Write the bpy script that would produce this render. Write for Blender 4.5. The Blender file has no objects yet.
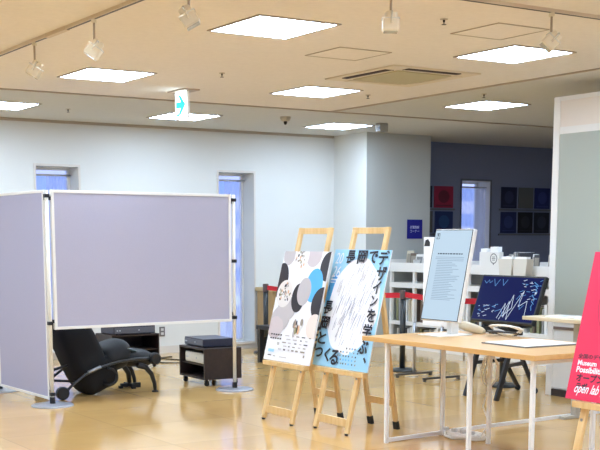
import bpy, bmesh, math, random
from mathutils import Vector, Matrix
R = random.Random(7)
S = bpy.context.scene
C = S.collection
PI = math.pi

def srgb(r, g, b):
    f = lambda c: (c/255/12.92) if c/255 <= .04045 else ((c/255+.055)/1.055)**2.4
    return (f(r), f(g), f(b), 1)

# ---------------------------------------------------------------- camera
cam = bpy.data.cameras.new('camera')
camo = bpy.data.objects.new('camera', cam); C.objects.link(camo)
AZ, PITCH = 0.5722, 0.1486
camo.location = (0, 0, 1.40)
camo.rotation_euler = (PI/2-PITCH, 0, -AZ)
cam.sensor_width = 36; cam.sensor_fit = 'HORIZONTAL'
cam.lens = 1178.6/600*36
cam.shift_y = 0.3176
cam.clip_start = .1; cam.clip_end = 200
S.camera = camo
# ---------------------------------------------------------------- world, exposure
w = bpy.data.worlds.new('world'); S.world = w; w.use_nodes = True
bg = w.node_tree.nodes['Background']
bg.inputs[0].default_value = (0.56, 0.67, 1.0, 1); bg.inputs[1].default_value = 1.6
S.view_settings.view_transform = 'Standard'; S.view_settings.look = 'None'
S.view_settings.gamma = 1; S.view_settings.use_curve_mapping = False
S.view_settings.exposure = 0.27
LAMP = 23.0            # strength of the fluorescent ceiling panels

# ---------------------------------------------------------------- materials
MATS = {}
def mat(name, rgb, rough=.55, metal=0, spec=.5, emit=None, noise=0, nscale=8, trans=0, coat=0):
    if name in MATS: return MATS[name]
    m = bpy.data.materials.new(name); m.use_nodes = True; nt = m.node_tree
    b = nt.nodes['Principled BSDF']; col = srgb(*rgb)
    b.inputs['Base Color'].default_value = col
    b.inputs['Roughness'].default_value = rough; b.inputs['Metallic'].default_value = metal
    b.inputs['Specular IOR Level'].default_value = spec
    b.inputs['Transmission Weight'].default_value = trans
    b.inputs['Coat Weight'].default_value = coat
    if emit:
        b.inputs['Emission Color'].default_value = col; b.inputs['Emission Strength'].default_value = emit
    if noise:
        tc = nt.nodes.new('ShaderNodeTexCoord'); n = nt.nodes.new('ShaderNodeTexNoise')
        n.inputs['Scale'].default_value = nscale; n.inputs['Detail'].default_value = 4
        mx = nt.nodes.new('ShaderNodeMix'); mx.data_type = 'RGBA'
        mx.inputs[6].default_value = tuple(c*(1-noise) for c in col[:3])+(1,)
        mx.inputs[7].default_value = tuple(min(1, c*(1+noise)) for c in col[:3])+(1,)
        nt.links.new(tc.outputs['Object'], n.inputs['Vector'])
        nt.links.new(n.outputs['Fac'], mx.inputs[0]); nt.links.new(mx.outputs[2], b.inputs['Base Color'])
    MATS[name] = m
    return m

def screen(name, rgb, e):
    m = mat(name, (4, 4, 5), .3, spec=.06); b = m.node_tree.nodes['Principled BSDF']
    b.inputs['Emission Color'].default_value = srgb(*rgb); b.inputs['Emission Strength'].default_value = e
    return m

def floor_mat():
    m = bpy.data.materials.new('vinyl_tile_floor'); m.use_nodes = True; nt = m.node_tree; b = nt.nodes['Principled BSDF']
    tc = nt.nodes.new('ShaderNodeTexCoord')
    br = nt.nodes.new('ShaderNodeTexBrick'); br.offset = 0
    br.inputs['Color1'].default_value = srgb(222, 180, 114); br.inputs['Color2'].default_value = srgb(211, 168, 104)
    br.inputs['Mortar'].default_value = srgb(188, 152, 98); br.inputs['Scale'].default_value = 1
    br.inputs['Mortar Size'].default_value = .004; br.inputs['Brick Width'].default_value = .9; br.inputs['Row Height'].default_value = .9
    n = nt.nodes.new('ShaderNodeTexNoise'); n.inputs['Scale'].default_value = 2.5; n.inputs['Detail'].default_value = 6
    mx = nt.nodes.new('ShaderNodeMix'); mx.data_type = 'RGBA'; mx.blend_type = 'MULTIPLY'; mx.inputs[0].default_value = .25
    cr = nt.nodes.new('ShaderNodeValToRGB'); cr.color_ramp.elements[0].color = (.6, .55, .5, 1); cr.color_ramp.elements[1].color = (1, 1, 1, 1)
    cr.color_ramp.elements[0].position = .3; cr.color_ramp.elements[1].position = .65
    L = nt.links.new
    L(tc.outputs['Object'], br.inputs['Vector']); L(tc.outputs['Object'], n.inputs['Vector']); L(n.outputs['Fac'], cr.inputs[0])
    L(br.outputs['Color'], mx.inputs[6]); L(cr.outputs['Color'], mx.inputs[7]); L(mx.outputs[2], b.inputs['Base Color'])
    b.inputs['Roughness'].default_value = .11; b.inputs['Specular IOR Level'].default_value = .6
    bp = nt.nodes.new('ShaderNodeBump'); bp.inputs['Strength'].default_value = .02; bp.inputs['Distance'].default_value = .02
    n2 = nt.nodes.new('ShaderNodeTexNoise'); n2.inputs['Scale'].default_value = 7
    L(tc.outputs['Object'], n2.inputs['Vector']); L(n2.outputs['Fac'], bp.inputs['Height']); L(bp.outputs['Normal'], b.inputs['Normal'])
    return m

def wood_mat(name, a, bcol, rough=.45, axis='Y'):
    if name in MATS: return MATS[name]
    m = bpy.data.materials.new(name); m.use_nodes = True; nt = m.node_tree; b = nt.nodes['Principled BSDF']
    tc = nt.nodes.new('ShaderNodeTexCoord'); mp = nt.nodes.new('ShaderNodeMapping')
    sc = {'X': (1.5, 30, 30), 'Y': (30, 1.5, 30), 'Z': (30, 30, 1.5)}[axis]
    mp.inputs['Scale'].default_value = sc
    n = nt.nodes.new('ShaderNodeTexNoise'); n.inputs['Scale'].default_value = 1; n.inputs['Detail'].default_value = 5
    cr = nt.nodes.new('ShaderNodeValToRGB'); cr.color_ramp.elements[0].color = srgb(*a); cr.color_ramp.elements[1].color = srgb(*bcol)
    cr.color_ramp.elements[0].position = .3; cr.color_ramp.elements[1].position = .7
    L = nt.links.new
    L(tc.outputs['Object'], mp.inputs['Vector']); L(mp.outputs[0], n.inputs['Vector']); L(n.outputs['Fac'], cr.inputs[0]); L(cr.outputs[0], b.inputs['Base Color'])
    b.inputs['Roughness'].default_value = rough
    MATS[name] = m
    return m

def curtain_mat():
    m = bpy.data.materials.new('curtain_cloth'); m.use_nodes = True; nt = m.node_tree; nt.nodes.clear()
    o = nt.nodes.new('ShaderNodeOutputMaterial'); d = nt.nodes.new('ShaderNodeBsdfDiffuse'); t = nt.nodes.new('ShaderNodeBsdfTranslucent'); mx = nt.nodes.new('ShaderNodeMixShader')
    d.inputs[0].default_value = srgb(205, 210, 240); t.inputs[0].default_value = srgb(236, 240, 255); mx.inputs[0].default_value = .75
    tr_ = nt.nodes.new('ShaderNodeBsdfTransparent'); m2 = nt.nodes.new('ShaderNodeMixShader'); m2.inputs[0].default_value = .58
    nt.links.new(d.outputs[0], mx.inputs[1]); nt.links.new(t.outputs[0], mx.inputs[2])
    nt.links.new(mx.outputs[0], m2.inputs[1]); nt.links.new(tr_.outputs[0], m2.inputs[2]); nt.links.new(m2.outputs[0], o.inputs[0])   # sheer weave
    return m

# ---------------------------------------------------------------- mesh helpers
def rotm(rx=0, ry=0, rz=0):
    return Matrix.Rotation(rz, 3, 'Z') @ Matrix.Rotation(ry, 3, 'Y') @ Matrix.Rotation(rx, 3, 'X')

class MB:
    def __init__(s): s.bm = bmesh.new(); s.mi = 0
    def _add(s, verts, faces, smooth=False):
        vs = [s.bm.verts.new(v) for v in verts]
        out = []
        for f in faces:
            try:
                fc = s.bm.faces.new([vs[i] for i in f]); fc.material_index = s.mi; fc.smooth = smooth; out.append(fc)
            except ValueError: pass
        return vs, out
    def box(s, c, d, rot=None, bev=0):
        x, y, z = [k/2 for k in d]; M = rot or Matrix.Identity(3); c = Vector(c)
        P = [c + M @ Vector((sx*x, sy*y, sz*z)) for sx, sy, sz in
             [(-1,-1,-1),(1,-1,-1),(1,1,-1),(-1,1,-1),(-1,-1,1),(1,-1,1),(1,1,1),(-1,1,1)]]
        vs, fs = s._add(P, [(3,2,1,0),(4,5,6,7),(0,1,5,4),(1,2,6,5),(2,3,7,6),(3,0,4,7)])
        if bev:
            es = list({e for f in fs for e in f.edges})
            r = bmesh.ops.bevel(s.bm, geom=es, offset=bev, segments=2, affect='EDGES', profile=.5)
            for f in r['faces']: f.material_index = s.mi
        return s
    def span(s, a, b, bev=0):
        return s.box([(p+q)/2 for p, q in zip(a, b)], [abs(q-p) for p, q in zip(a, b)], None, bev)
    def bar(s, a, b, w, t, up=(0, 0, 1), bev=0):
        a, b = Vector(a), Vector(b); z = (b-a).normalized(); u = Vector(up)
        x = u.cross(z)
        if x.length < 1e-5: x = Vector((1, 0, 0)).cross(z)
        x.normalize(); y = z.cross(x)
        M = Matrix((x, y, z)).transposed()
        return s.box((a+b)/2, (w, t, (b-a).length), M, bev)
    def tube(s, pts, r, n=10, cap=True, smooth=True):
        P = [Vector(p) for p in pts]; rr = r if isinstance(r, (list, tuple)) else [r]*len(P)
        rings = []; prev = None
        for i, p in enumerate(P):
            t = (P[min(i+1, len(P)-1)]-P[max(i-1, 0)]).normalized()
            if prev is None:
                x = t.orthogonal().normalized()
            else:
                x = prev - t*prev.dot(t)
                x = x.normalized() if x.length > 1e-6 else t.orthogonal().normalized()
            prev = x; y = t.cross(x)
            rings.append([p + rr[i]*(math.cos(2*PI*k/n)*x+math.sin(2*PI*k/n)*y) for k in range(n)])
        V = [v for g in rings for v in g]; F = []
        for i in range(len(P)-1):
            for k in range(n):
                F.append((i*n+k, i*n+(k+1) % n, (i+1)*n+(k+1) % n, (i+1)*n+k))
        vs, fs = s._add(V, F, smooth)
        if cap:
            for idx in (list(range(n))[::-1], [(len(P)-1)*n+k for k in range(n)]):
                f = s.bm.faces.new([vs[i] for i in idx]); f.material_index = s.mi
        return s
    def lathe(s, prof, c=(0, 0, 0), n=24, axis='Z'):
        c = Vector(c); V = []; F = []
        def pt(r, h, a):
            x, y = r*math.cos(a), r*math.sin(a)
            return c + Vector({'Z': (x, y, h), 'X': (h, x, y), 'Y': (y, h, x)}[axis])
        for r, h in prof:
            V += [pt(max(r, 1e-4), h, 2*PI*k/n) for k in range(n)]
        for i in range(len(prof)-1):
            for k in range(n): F.append((i*n+k, i*n+(k+1) % n, (i+1)*n+(k+1) % n, (i+1)*n+k))
        vs, fs = s._add(V, F, False)
        for idx in (list(range(n))[::-1], [(len(prof)-1)*n+k for k in range(n)]):
            f = s.bm.faces.new([vs[i] for i in idx]); f.material_index = s.mi
        return s
    def poly(s, pts):
        s._add(pts, [tuple(range(len(pts)))]); return s
    def prism(s, pts2, h0, h1, M):
        """polygon in local xy, extruded h0..h1 along local z, placed by the 4x4 M"""
        n = len(pts2); V = [M @ Vector((x, y, h0)) for x, y in pts2]+[M @ Vector((x, y, h1)) for x, y in pts2]
        F = [tuple(range(n))[::-1], tuple(range(n, 2*n))]+[(k, (k+1) % n, n+(k+1) % n, n+k) for k in range(n)]
        s._add(V, F); return s
    def pillow(s, c, d, rot=None, e=.55, n=24, m=14):
        """superellipsoid cushion"""
        c = Vector(c); M = rot or Matrix.Identity(3); V = []; F = []
        sp = lambda v, p: math.copysign(abs(v)**p, v)
        for i in range(m+1):
            a = -PI/2+PI*i/m
            for k in range(n):
                b = 2*PI*k/n
                V.append(c + M @ Vector((d[0]/2*sp(math.cos(a), e)*sp(math.cos(b), e), d[1]/2*sp(math.cos(a), e)*sp(math.sin(b), e), d[2]/2*sp(math.sin(a), e))))
        for i in range(m):
            for k in range(n): F.append((i*n+k, i*n+(k+1) % n, (i+1)*n+(k+1) % n, (i+1)*n+k))
        s._add(V, F, True); bmesh.ops.remove_doubles(s.bm, verts=s.bm.verts, dist=1e-5); return s
    def build(s, name, m, parent=None, recalc=True):
        if recalc: bmesh.ops.recalc_face_normals(s.bm, faces=s.bm.faces)
        me = bpy.data.meshes.new(name); s.bm.to_mesh(me); s.bm.free()
        for k in (m if isinstance(m, (list, tuple)) else [m]): me.materials.append(k)
        o = bpy.data.objects.new(name, me); C.objects.link(o)
        if parent: o.parent = parent
        return o

def tag(o, label=None, cat=None, group=None, kind=None):
    for k, v in (('label', label), ('category', cat), ('group', group), ('kind', kind)):
        if v: o[k] = v
    return o
def thing(name, label, cat, loc=(0, 0, 0), rot=(0, 0, 0), group=None):
    o = bpy.data.objects.new(name, None); C.objects.link(o); o.empty_display_size = .1
    o.location = loc; o.rotation_euler = rot
    return tag(o, label, cat, group)
def frame_thing(name, label, cat, M, group=None):
    o = bpy.data.objects.new(name, None); C.objects.link(o); o.empty_display_size = .1
    o.matrix_world = M
    return tag(o, label, cat, group)
def struct(o): o['kind'] = 'structure'; return o
def dup(root, loc=None, label=None, group=None):
    r = root.copy(); C.objects.link(r)
    if loc is not None: r.location = loc
    if label: r['label'] = label
    if group: r['group'] = group
    for ch in list(root.children):
        c = ch.copy(); C.objects.link(c); c.parent = r
        for g in list(ch.children):
            d = g.copy(); C.objects.link(d); d.parent = c
    return r

def glyphs(txt, box, shear=0, bold=0):
    """verts/faces of a word fitted into box=(x0,y0,x1,y1) in the local plane"""
    cu = bpy.data.curves.new('lettering', 'FONT'); cu.body = txt; cu.offset = bold; cu.resolution_u = 3; cu.shear = shear
    o = bpy.data.objects.new('lettering', cu); C.objects.link(o)
    bpy.context.view_layer.update()
    dg = bpy.context.evaluated_depsgraph_get()
    me = bpy.data.meshes.new_from_object(o.evaluated_get(dg))
    V = [v.co.copy() for v in me.vertices]; F = [tuple(p.vertices) for p in me.polygons]
    bpy.data.objects.remove(o); bpy.data.curves.remove(cu); bpy.data.meshes.remove(me)
    if not V: return [], []
    x0 = min(v.x for v in V); x1 = max(v.x for v in V); y0 = min(v.y for v in V); y1 = max(v.y for v in V)
    sx = (box[2]-box[0])/max(1e-6, x1-x0); sy = (box[3]-box[1])/max(1e-6, y1-y0)
    return [Vector((box[0]+(v.x-x0)*sx, box[1]+(v.y-y0)*sy, 0)) for v in V], F
def write(mb, txt, box, z, shear=0, bold=.008):
    V, F = glyphs(txt, box, shear, bold)
    mb._add([(v.x, v.y, z) for v in V], F)

# ---------------------------------------------------------------- palette
white_wall = mat('white_wall_paint', (218, 219, 214), .8, noise=.015, nscale=3)
shaded_wall = mat('white_wall_shaded', (184, 187, 182), .85, noise=.02, nscale=3)  # darker copy of the white wall, shade painted on the corner's front
dark_wall = mat('dark_wall_tone', (124, 132, 156), .85, noise=.03, nscale=3)  # even grey-blue tone, darker than the other walls
ceil_m = mat('ceiling_board', (236, 229, 222), .9, noise=.06, nscale=25)
trim_m = mat('ceiling_trim', (178, 166, 150), .7)
base_m = mat('baseboard_vinyl', (214, 208, 198), .5)
lamp_m = mat('fluorescent_diffuser', (230, 252, 255), .5, emit=LAMP)
lamp_m.node_tree.nodes['Principled BSDF'].inputs['Emission Color'].default_value = (.77, .98, 1.28, 1)
frame_w = mat('white_metal', (238, 236, 230), .4)
cream = mat('cream_metal', (222, 212, 188), .45)
alu = mat('aluminium', (190, 190, 190), .35, metal=.6)
steel = mat('brushed_steel', (165, 168, 172), .3, metal=.85)
black = mat('black_plastic', (22, 22, 24), .45)
blackm = mat('black_metal', (28, 28, 30), .4)
fabric = mat('pinboard_fabric', (180, 178, 196), .9, noise=.05, nscale=120)
fabric2 = mat('pinboard_fabric_blue', (174, 173, 195), .9, noise=.04, nscale=120)
pine = wood_mat('pine_wood', (220, 180, 116), (234, 200, 144), .5, 'Z')
beech = wood_mat('beech_top', (214, 164, 98), (226, 182, 118), .35, 'Y')
birch = wood_mat('pale_birch', (214, 196, 160), (228, 212, 180), .4, 'Y')
darkwood = wood_mat('dark_walnut', (36, 26, 24), (50, 35, 31), .45, 'X')
tan = mat('tan_board', (176, 146, 100), .7, noise=.05)
rubber = mat('black_rubber', (20, 20, 20), .7)
paper = mat('white_paper', (246, 246, 244), .6)
ptint = mat('grey_paper', (206, 206, 204), .6)
glass = mat('window_glass', (235, 240, 250), .02, trans=1, spec=.3)
red_belt = mat('red_webbing', (196, 22, 40), .7)
greenpanel = mat('grey_green_panel', (170, 176, 164), .35, noise=.02, nscale=2)

# ================================================================ SETTING
CZ = 2.746; WY = 13.17
struct(MB().span((-5, -4, -.1), (14, WY+.6, 0)).build('floor', floor_mat()))
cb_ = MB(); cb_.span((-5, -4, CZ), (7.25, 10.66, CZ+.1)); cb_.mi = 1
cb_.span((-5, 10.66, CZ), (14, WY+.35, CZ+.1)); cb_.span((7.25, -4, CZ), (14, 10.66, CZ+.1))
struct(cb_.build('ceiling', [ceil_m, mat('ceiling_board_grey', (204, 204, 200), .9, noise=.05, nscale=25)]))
# back wall with three window openings
OPEN = [(4.893, 5.408), (7.272, 7.779), (11.236, 11.776)]
ZB, ZT = .09, 2.23
def wall_piece(name, x0, x1, ops, m):
    mb = MB(); xs = x0
    for a, b in ops:
        mb.span((xs, WY, 0), (a, WY+.32, CZ)); mb.span((a, WY, 0), (b, WY+.32, ZB)); mb.span((a, WY, ZT), (b, WY+.32, CZ)); xs = b
    mb.span((xs, WY, 0), (x1, WY+.32, CZ))
    return struct(mb.build(name, m))
wall_piece('wall_back', -5, 10.065, OPEN[:2], white_wall)
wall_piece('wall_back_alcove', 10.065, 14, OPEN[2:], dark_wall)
def shaded_corner():
    mb = MB()
    mb.span((9.021, 12.438, 0), (10.065, WY, CZ))
    for f in mb.bm.faces:
        if abs(f.normal.y) > .5: f.material_index = 1
    mb.bm.normal_update()
    for f in mb.bm.faces: f.material_index = 1 if f.calc_center_median().y < 12.5 else 0  # front face gets the shaded colour, the lit sides stay white
    return struct(mb.build('wall_corner', [white_wall, shaded_wall]))
shaded_corner()
struct(MB().span((-5.1, -4, 0), (-5, WY, CZ)).build('wall_left', white_wall))
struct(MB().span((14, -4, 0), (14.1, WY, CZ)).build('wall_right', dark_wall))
wf = MB(); wf.span((-5, -4.1, 0), (14, -4, .25)); wf.span((-5, -4.1, 2.5), (14, -4, CZ))
for k in range(9): wf.span((-5+k*2.36, -4.1, .25), (-4.88+k*2.36, -4, 2.5))
struct(wf.build('wall_front', white_wall))      # unseen front behind the viewer, opened in bays to add daylight
# baseboards
mb = MB(); xs = -5
for a, b in OPEN[:2]: mb.span((xs, WY-.012, 0), (a-.06, WY, .09)); xs = b+.06
mb.span((xs, WY-.012, 0), (9.021, WY, .09)); struct(mb.build('baseboard_back', base_m))
mb = MB(); mb.span((9.009, 12.426, 0), (9.021, WY-.012, .09)); mb.span((9.009, 12.426, 0), (10.065, 12.438, .09)); struct(mb.build('baseboard_corner', base_m))
# windows: frame, glass, curtain in a deep reveal
cloth = curtain_mat()
for i, (a, b) in enumerate(OPEN):
    f = MB(); y = WY+.27; t = .03
    f.span((a, y, ZB), (a+t, y+.05, ZT)); f.span((b-t, y, ZB), (b, y+.05, ZT)); f.span((a+t, y, ZT-t), (b-t, y+.05, ZT)); f.span((a+t, y, ZB), (b-t, y+.05, ZB+t))
    wn = struct(f.build('window_%d' % (i+1), frame_w))
    MB().span((a+t, y+.02, ZB+t), (b-t, y+.028, ZT-t)).build('glass', glass, wn)
    ar = MB()
    for p, q in (((a-.025, WY-.008, ZB-.02), (a, WY, ZT+.025)), ((b, WY-.008, ZB-.02), (b+.025, WY, ZT+.025)), ((a, WY-.008, ZT), (b, WY, ZT+.025)), ((a, WY-.03, ZB-.03), (b, WY, ZB))): ar.span(p, q)
    ar.build('architrave', base_m if i != 2 else mat('dark_architrave', (96, 100, 110), .7), wn)
    if i == 2:
        ln = MB(); ln.span((a, WY+.001, ZB), (a+.008, WY+.27, ZT)); ln.span((b-.008, WY+.001, ZB), (b, WY+.27, ZT)); ln.span((a+.008, WY+.001, ZT-.008), (b-.008, WY+.27, ZT)); ln.span((a+.008, WY+.001, ZB), (b-.008, WY+.27, ZB+.008))
        ln.build('reveal_lining', frame_w, wn)
    # gathered curtain
    cv = MB(); x0, x1 = a+(.20 if i < 2 else .08), b-(.05 if i < 2 else .012); N = 44; V = []; cy_ = WY+(.215 if i < 2 else .08)
    for k in range(N+1):
        x = x0+(x1-x0)*k/N; yy = cy_+.007*math.sin(k*.75)+.003*math.sin(k*1.7)
        V += [(x, yy, ZB+.015), (x, yy, ZT-.1)]
    cv._add(V, [(2*k, 2*k+2, 2*k+3, 2*k+1) for k in range(N)], True)
    cv.build('curtain', cloth, wn)
    MB().tube([(a+.01, cy_, ZT-.09), (b-.01, cy_, ZT-.09)], .012).build('curtain_rail', alu, wn)
# neighbouring facade outside, plain striped cladding
ex = MB()
for k in range(9):
    ex.mi = k % 2; ex.span((-3, 22.0, .2+k*.30), (30, 22.2, .2+(k+1)*.30))
struct(ex.build('exterior_facade', [mat('facade_lilac', (246, 243, 255), .8), mat('facade_blue', (178, 198, 242), .7)]))
struct(MB().span((-3, WY+.6, -.12), (30, 22.2, -.02)).build('exterior_ground', mat('paving', (205, 206, 212), .9)))
# ceiling trims
struct(MB().span((-5, 10.645, CZ-.012), (14, 10.675, CZ)).build('trim_1', trim_m))
struct(MB().span((7.235, -4, CZ-.012), (7.262, 10.645, CZ)).build('trim_2', trim_m))
struct(MB().span((-5, WY-.03, CZ-.03), (9.0, WY, CZ)).build('trim_3', trim_m))
# white framed partition wall at right, running towards the viewer
px, pe, ph = 7.66, 7.75, 2.63
pw = struct(MB().span((px+.012, -2, .06), (px+.06, pe-.07, ph-.02)).build('wall_partition', frame_w))
pf = MB(); pf.span((px-.01, pe-.075, 0), (px+.075, pe, ph), .004)
pf.span((px-.006, -2, 2.31), (px+.07, pe-.075, 2.37)); pf.span((px-.006, -2, .66), (px+.07, pe-.075, .69)); pf.span((px-.006, -2, ph-.035), (px+.07, pe-.075, ph))
for yy in (6.35, 4.9): pf.span((px-.010, yy-.03, 0), (px+.074, yy+.03, ph+.003))
pf.build('partition_frame', frame_w, pw)
for y0, y1 in ((6.38, pe-.075), (4.93, 6.32), (-2, 4.87)):
    MB().span((px, y0, .69), (px+.012, y1, 2.31)).build('grey_green_panel', greenpanel, pw)
    MB().span((px, y0, 2.37), (px+.012, y1, ph-.035)).build('upper_panel', mat('warm_white_panel', (236, 226, 214), .5), pw)
    MB().span((px, y0, .07), (px+.012, y1, .66)).build('lower_panel', mat('white_panel', (228, 228, 224), .5), pw)
MB().span((px-.012, -2, 0), (px+.075, pe-.075, .06)).build('skirting', mat('dark_skirting', (48, 42, 42), .5), pw)
MB().span((px-.008, -2, .60), (px, pe-.075, .625)).build('rail_seam', mat('brown_seam', (120, 100, 90), .6), pw)

# ================================================================ CEILING THINGS
LX, LY = .568, .622
lt = thing('ceiling_light', 'square recessed ceiling light panel beyond the frame', 'ceiling light', (2.03, 4.05, CZ), group='recessed ceiling light panels')
f = MB()
for p, q in (((-LX/2-.02, -LY/2-.02, -.008), (-LX/2, LY/2+.02, .0)), ((LX/2, -LY/2-.02, -.008), (LX/2+.02, LY/2+.02, 0)), ((-LX/2, -LY/2-.02, -.008), (LX/2, -LY/2, 0)), ((-LX/2, LY/2, -.008), (LX/2, LY/2+.02, 0))): f.span(p, q)
f.build('light_frame', mat('grey_light_trim', (170, 160, 148), .6), lt)
MB().span((-LX/2, -LY/2, -.006), (LX/2, LY/2, -.001)).build('diffuser', lamp_m, lt)
LBL = {(0, 2): 'large bright ceiling light panel nearest the camera, right of the white exit sign',
       (0, 3): 'bright ceiling light panel below the left lighting track, near the second spotlight',
       (0, 4): 'ceiling light panel cut off by the left frame edge, above the back wall',
       (1, 2): 'bright ceiling light panel partly covered by the right-hand spotlight',
       (1, 3): 'bright ceiling light panel just left of the air conditioner',
       (1, 4): 'narrow-looking ceiling light panel directly behind the hanging exit sign',
       (2, 3): 'ceiling light panel to the right beyond the air conditioner, near the partition top',
       (2, 4): 'small-looking ceiling light panel above the wall corner, farthest back'}
for i in range(-2, 3):
    for j in range(0, 5):
        if (i, j) in ((-1, 1),) or (i == 2 and j < 3): continue
        dup(lt, (4.105+2.078*i, 1.41+2.64*j, CZ), LBL.get((i, j), 'square recessed ceiling light panel beyond the frame'))

dup(lt, (10.34, 9.33, CZ))  # unseen extra panel on the grid, added to light alcove and pillar
def hatch(x0, y0, x1, y1, label):
    t = thing('access_hatch', label, 'ceiling hatch', ((x0+x1)/2, (y0+y1)/2, CZ), group='ceiling access hatches')
    w, h = (x1-x0)/2, (y1-y0)/2; f = MB()
    for p, q in (((-w, -h, -.006), (-w+.007, h, 0)), ((w-.007, -h, -.006), (w, h, 0)), ((-w, -h, -.006), (w, -h+.007, 0)), ((-w, h-.007, -.006), (w, h, 0))): f.span(p, q)
    f.build('hatch_frame', trim_m, t)
    MB().span((-w+.007, -h+.007, -.003), (w-.007, h-.007, 0)).build('hatch_lid', ceil_m, t)
hatch(4.91, 7.10, 5.37, 7.56, 'square ceiling access hatch outline left of the air conditioner')
hatch(5.21, 5.785, 5.65, 6.255, 'square ceiling access hatch outline above the right-hand light panel')

ac = thing('air_conditioner', 'square ceiling cassette air conditioner with dark slots', 'air conditioner', (6.2, 8.06, CZ))
MB().box((0, 0, -.006), (.90, .96, .012), None, .004).build('cover_panel', mat('ac_cover', (226, 212, 188), .5), ac)
MB().box((0, 0, -.016), (.56, .62, .010), None, .004).build('intake_grille', mat('ac_grille', (188, 178, 140), .6), ac)
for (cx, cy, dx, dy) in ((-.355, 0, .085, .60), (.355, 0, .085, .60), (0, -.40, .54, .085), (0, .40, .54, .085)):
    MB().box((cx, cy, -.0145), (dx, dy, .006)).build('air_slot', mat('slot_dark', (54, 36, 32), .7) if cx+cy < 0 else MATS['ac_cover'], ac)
    MB().box((cx*.93, cy*.93, -.017), (dx*.3 if dx < dy else dx, dy*.3 if dy < dx else dy, .006), None, .001).build('louvre', cream, ac)

def sprinkler(x, y, label):
    t = thing('sprinkler', label, 'sprinkler', (x, y, CZ), group='ceiling sprinkler heads')
    MB().lathe([(.026, 0), (.024, -.004), (.010, -.006)], n=16).build('escutcheon', trim_m, t)
    mb = MB(); mb.lathe([(.007, -.006), (.007, -.02), (.003, -.02), (.003, -.032)], n=12); mb.lathe([(.015, -.032), (.015, -.035)], n=12)
    mb.build('nozzle', blackm, t)
sprinkler(4.856, 8.72, 'small sprinkler head left of the nearest big light panel, below it in view')
sprinkler(4.846, 5.88, 'small sprinkler head near the top edge, left of the right-hand hatch')
sprinkler(7.608, 8.627, 'small sprinkler head just above the light panel beside the partition')
sprinkler(6.739, 9.278, 'small sprinkler head between the air conditioner and the light panel left of it')
sprinkler(4.816, 11.956, 'tiny dark sprinkler head above the left window, right of the edge light panel')
sd = thing('smoke_detector', 'round white smoke detector on the ceiling right of the exit sign', 'smoke detector', (7.15, 11.40, CZ))
MB().lathe([(.06, 0), (.06, -.02), (.045, -.045), (.03, -.05)], n=20).build('housing', mat('beige_plastic', (190, 180, 160), .5), sd)
MB().lathe([(.018, -.05), (.022, -.06), (.012, -.085), (.002, -.088)], n=12).build('sensor_bulb', blackm, sd)
cs = thing('ceiling_sensor', 'small grey box sensor beside the farthest light panel', 'sensor', (8.50, 11.42, CZ))
MB().box((0, 0, -.05), (.12, .10, .10), None, .01).build('housing', mat('grey_plastic', (150, 148, 140), .5), cs)
MB().box((-.062, -.02, -.06), (.006, .05, .04)).build('lens', black, cs)

# lighted exit sign hanging from the ceiling
es = thing('exit_sign', 'hanging lit white sign with a cyan arrow pointing right', 'exit sign', (5.12, 9.92, CZ))
MB().box((0, 0, -.006), (.16, .34, .012)).build('ceiling_plate', mat('plate_grey', (180, 160, 140), .5), es)
MB().box((-.012, 0, -.132), (.024, .235, .24), None, .004).build('sign_case', frame_w, es)
MB().box((-.027, 0, -.132), (.004, .22, .225)).build('lit_face', mat('exit_face', (240, 252, 255), .4, emit=5.0), es)
mb = MB(); M = Matrix(((0, 0, -1, -.0295), (-1, 0, 0, 0), (0, 1, 0, -.132), (0, 0, 0, 1)))
mb.prism([(-.095, .028), (.0, .028), (-.05, .088), (-.005, .088), (.095, 0), (-.005, -.088), (-.05, -.088), (0, -.028), (-.095, -.028)], 0, .002, M)
mb.prism([(-.085, -.10), (-.03, -.10), (-.04, -.075), (-.085, -.075)], 0, .002, M)
mb.build('arrow', mat('exit_cyan', (40, 200, 206), .4, emit=.7), es)

# lighting tracks and spotlights
tr = thing('lighting_track', 'cream lighting track running from the left edge to the top edge', 'lighting track', (2.98, 4, CZ))
MB().box((0, 1.5, -.010), (.030, 9.0, .02)).build('rail', mat('track_cream', (216, 200, 178), .5), tr)
MB().box((.004, 1.5, -.021), (.013, 9.0, .003)).build('conductor_slot', blackm, tr)
MB().box((0, 3.55, -.0125), (.036, .35, .025)).build('joint_cover', mat('track_joint', (212, 194, 170), .5), tr)
tr2 = thing('lighting_track', 'cream lighting track crossing the top right corner', 'lighting track', (5.5, 5.29, CZ))
MB().box((0, 0, -.010), (4.6, .030, .02)).build('rail', MATS['track_cream'], tr2)
MB().box((0, -.004, -.021), (4.6, .013, .003)).build('conductor_slot', blackm, tr2)

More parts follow.
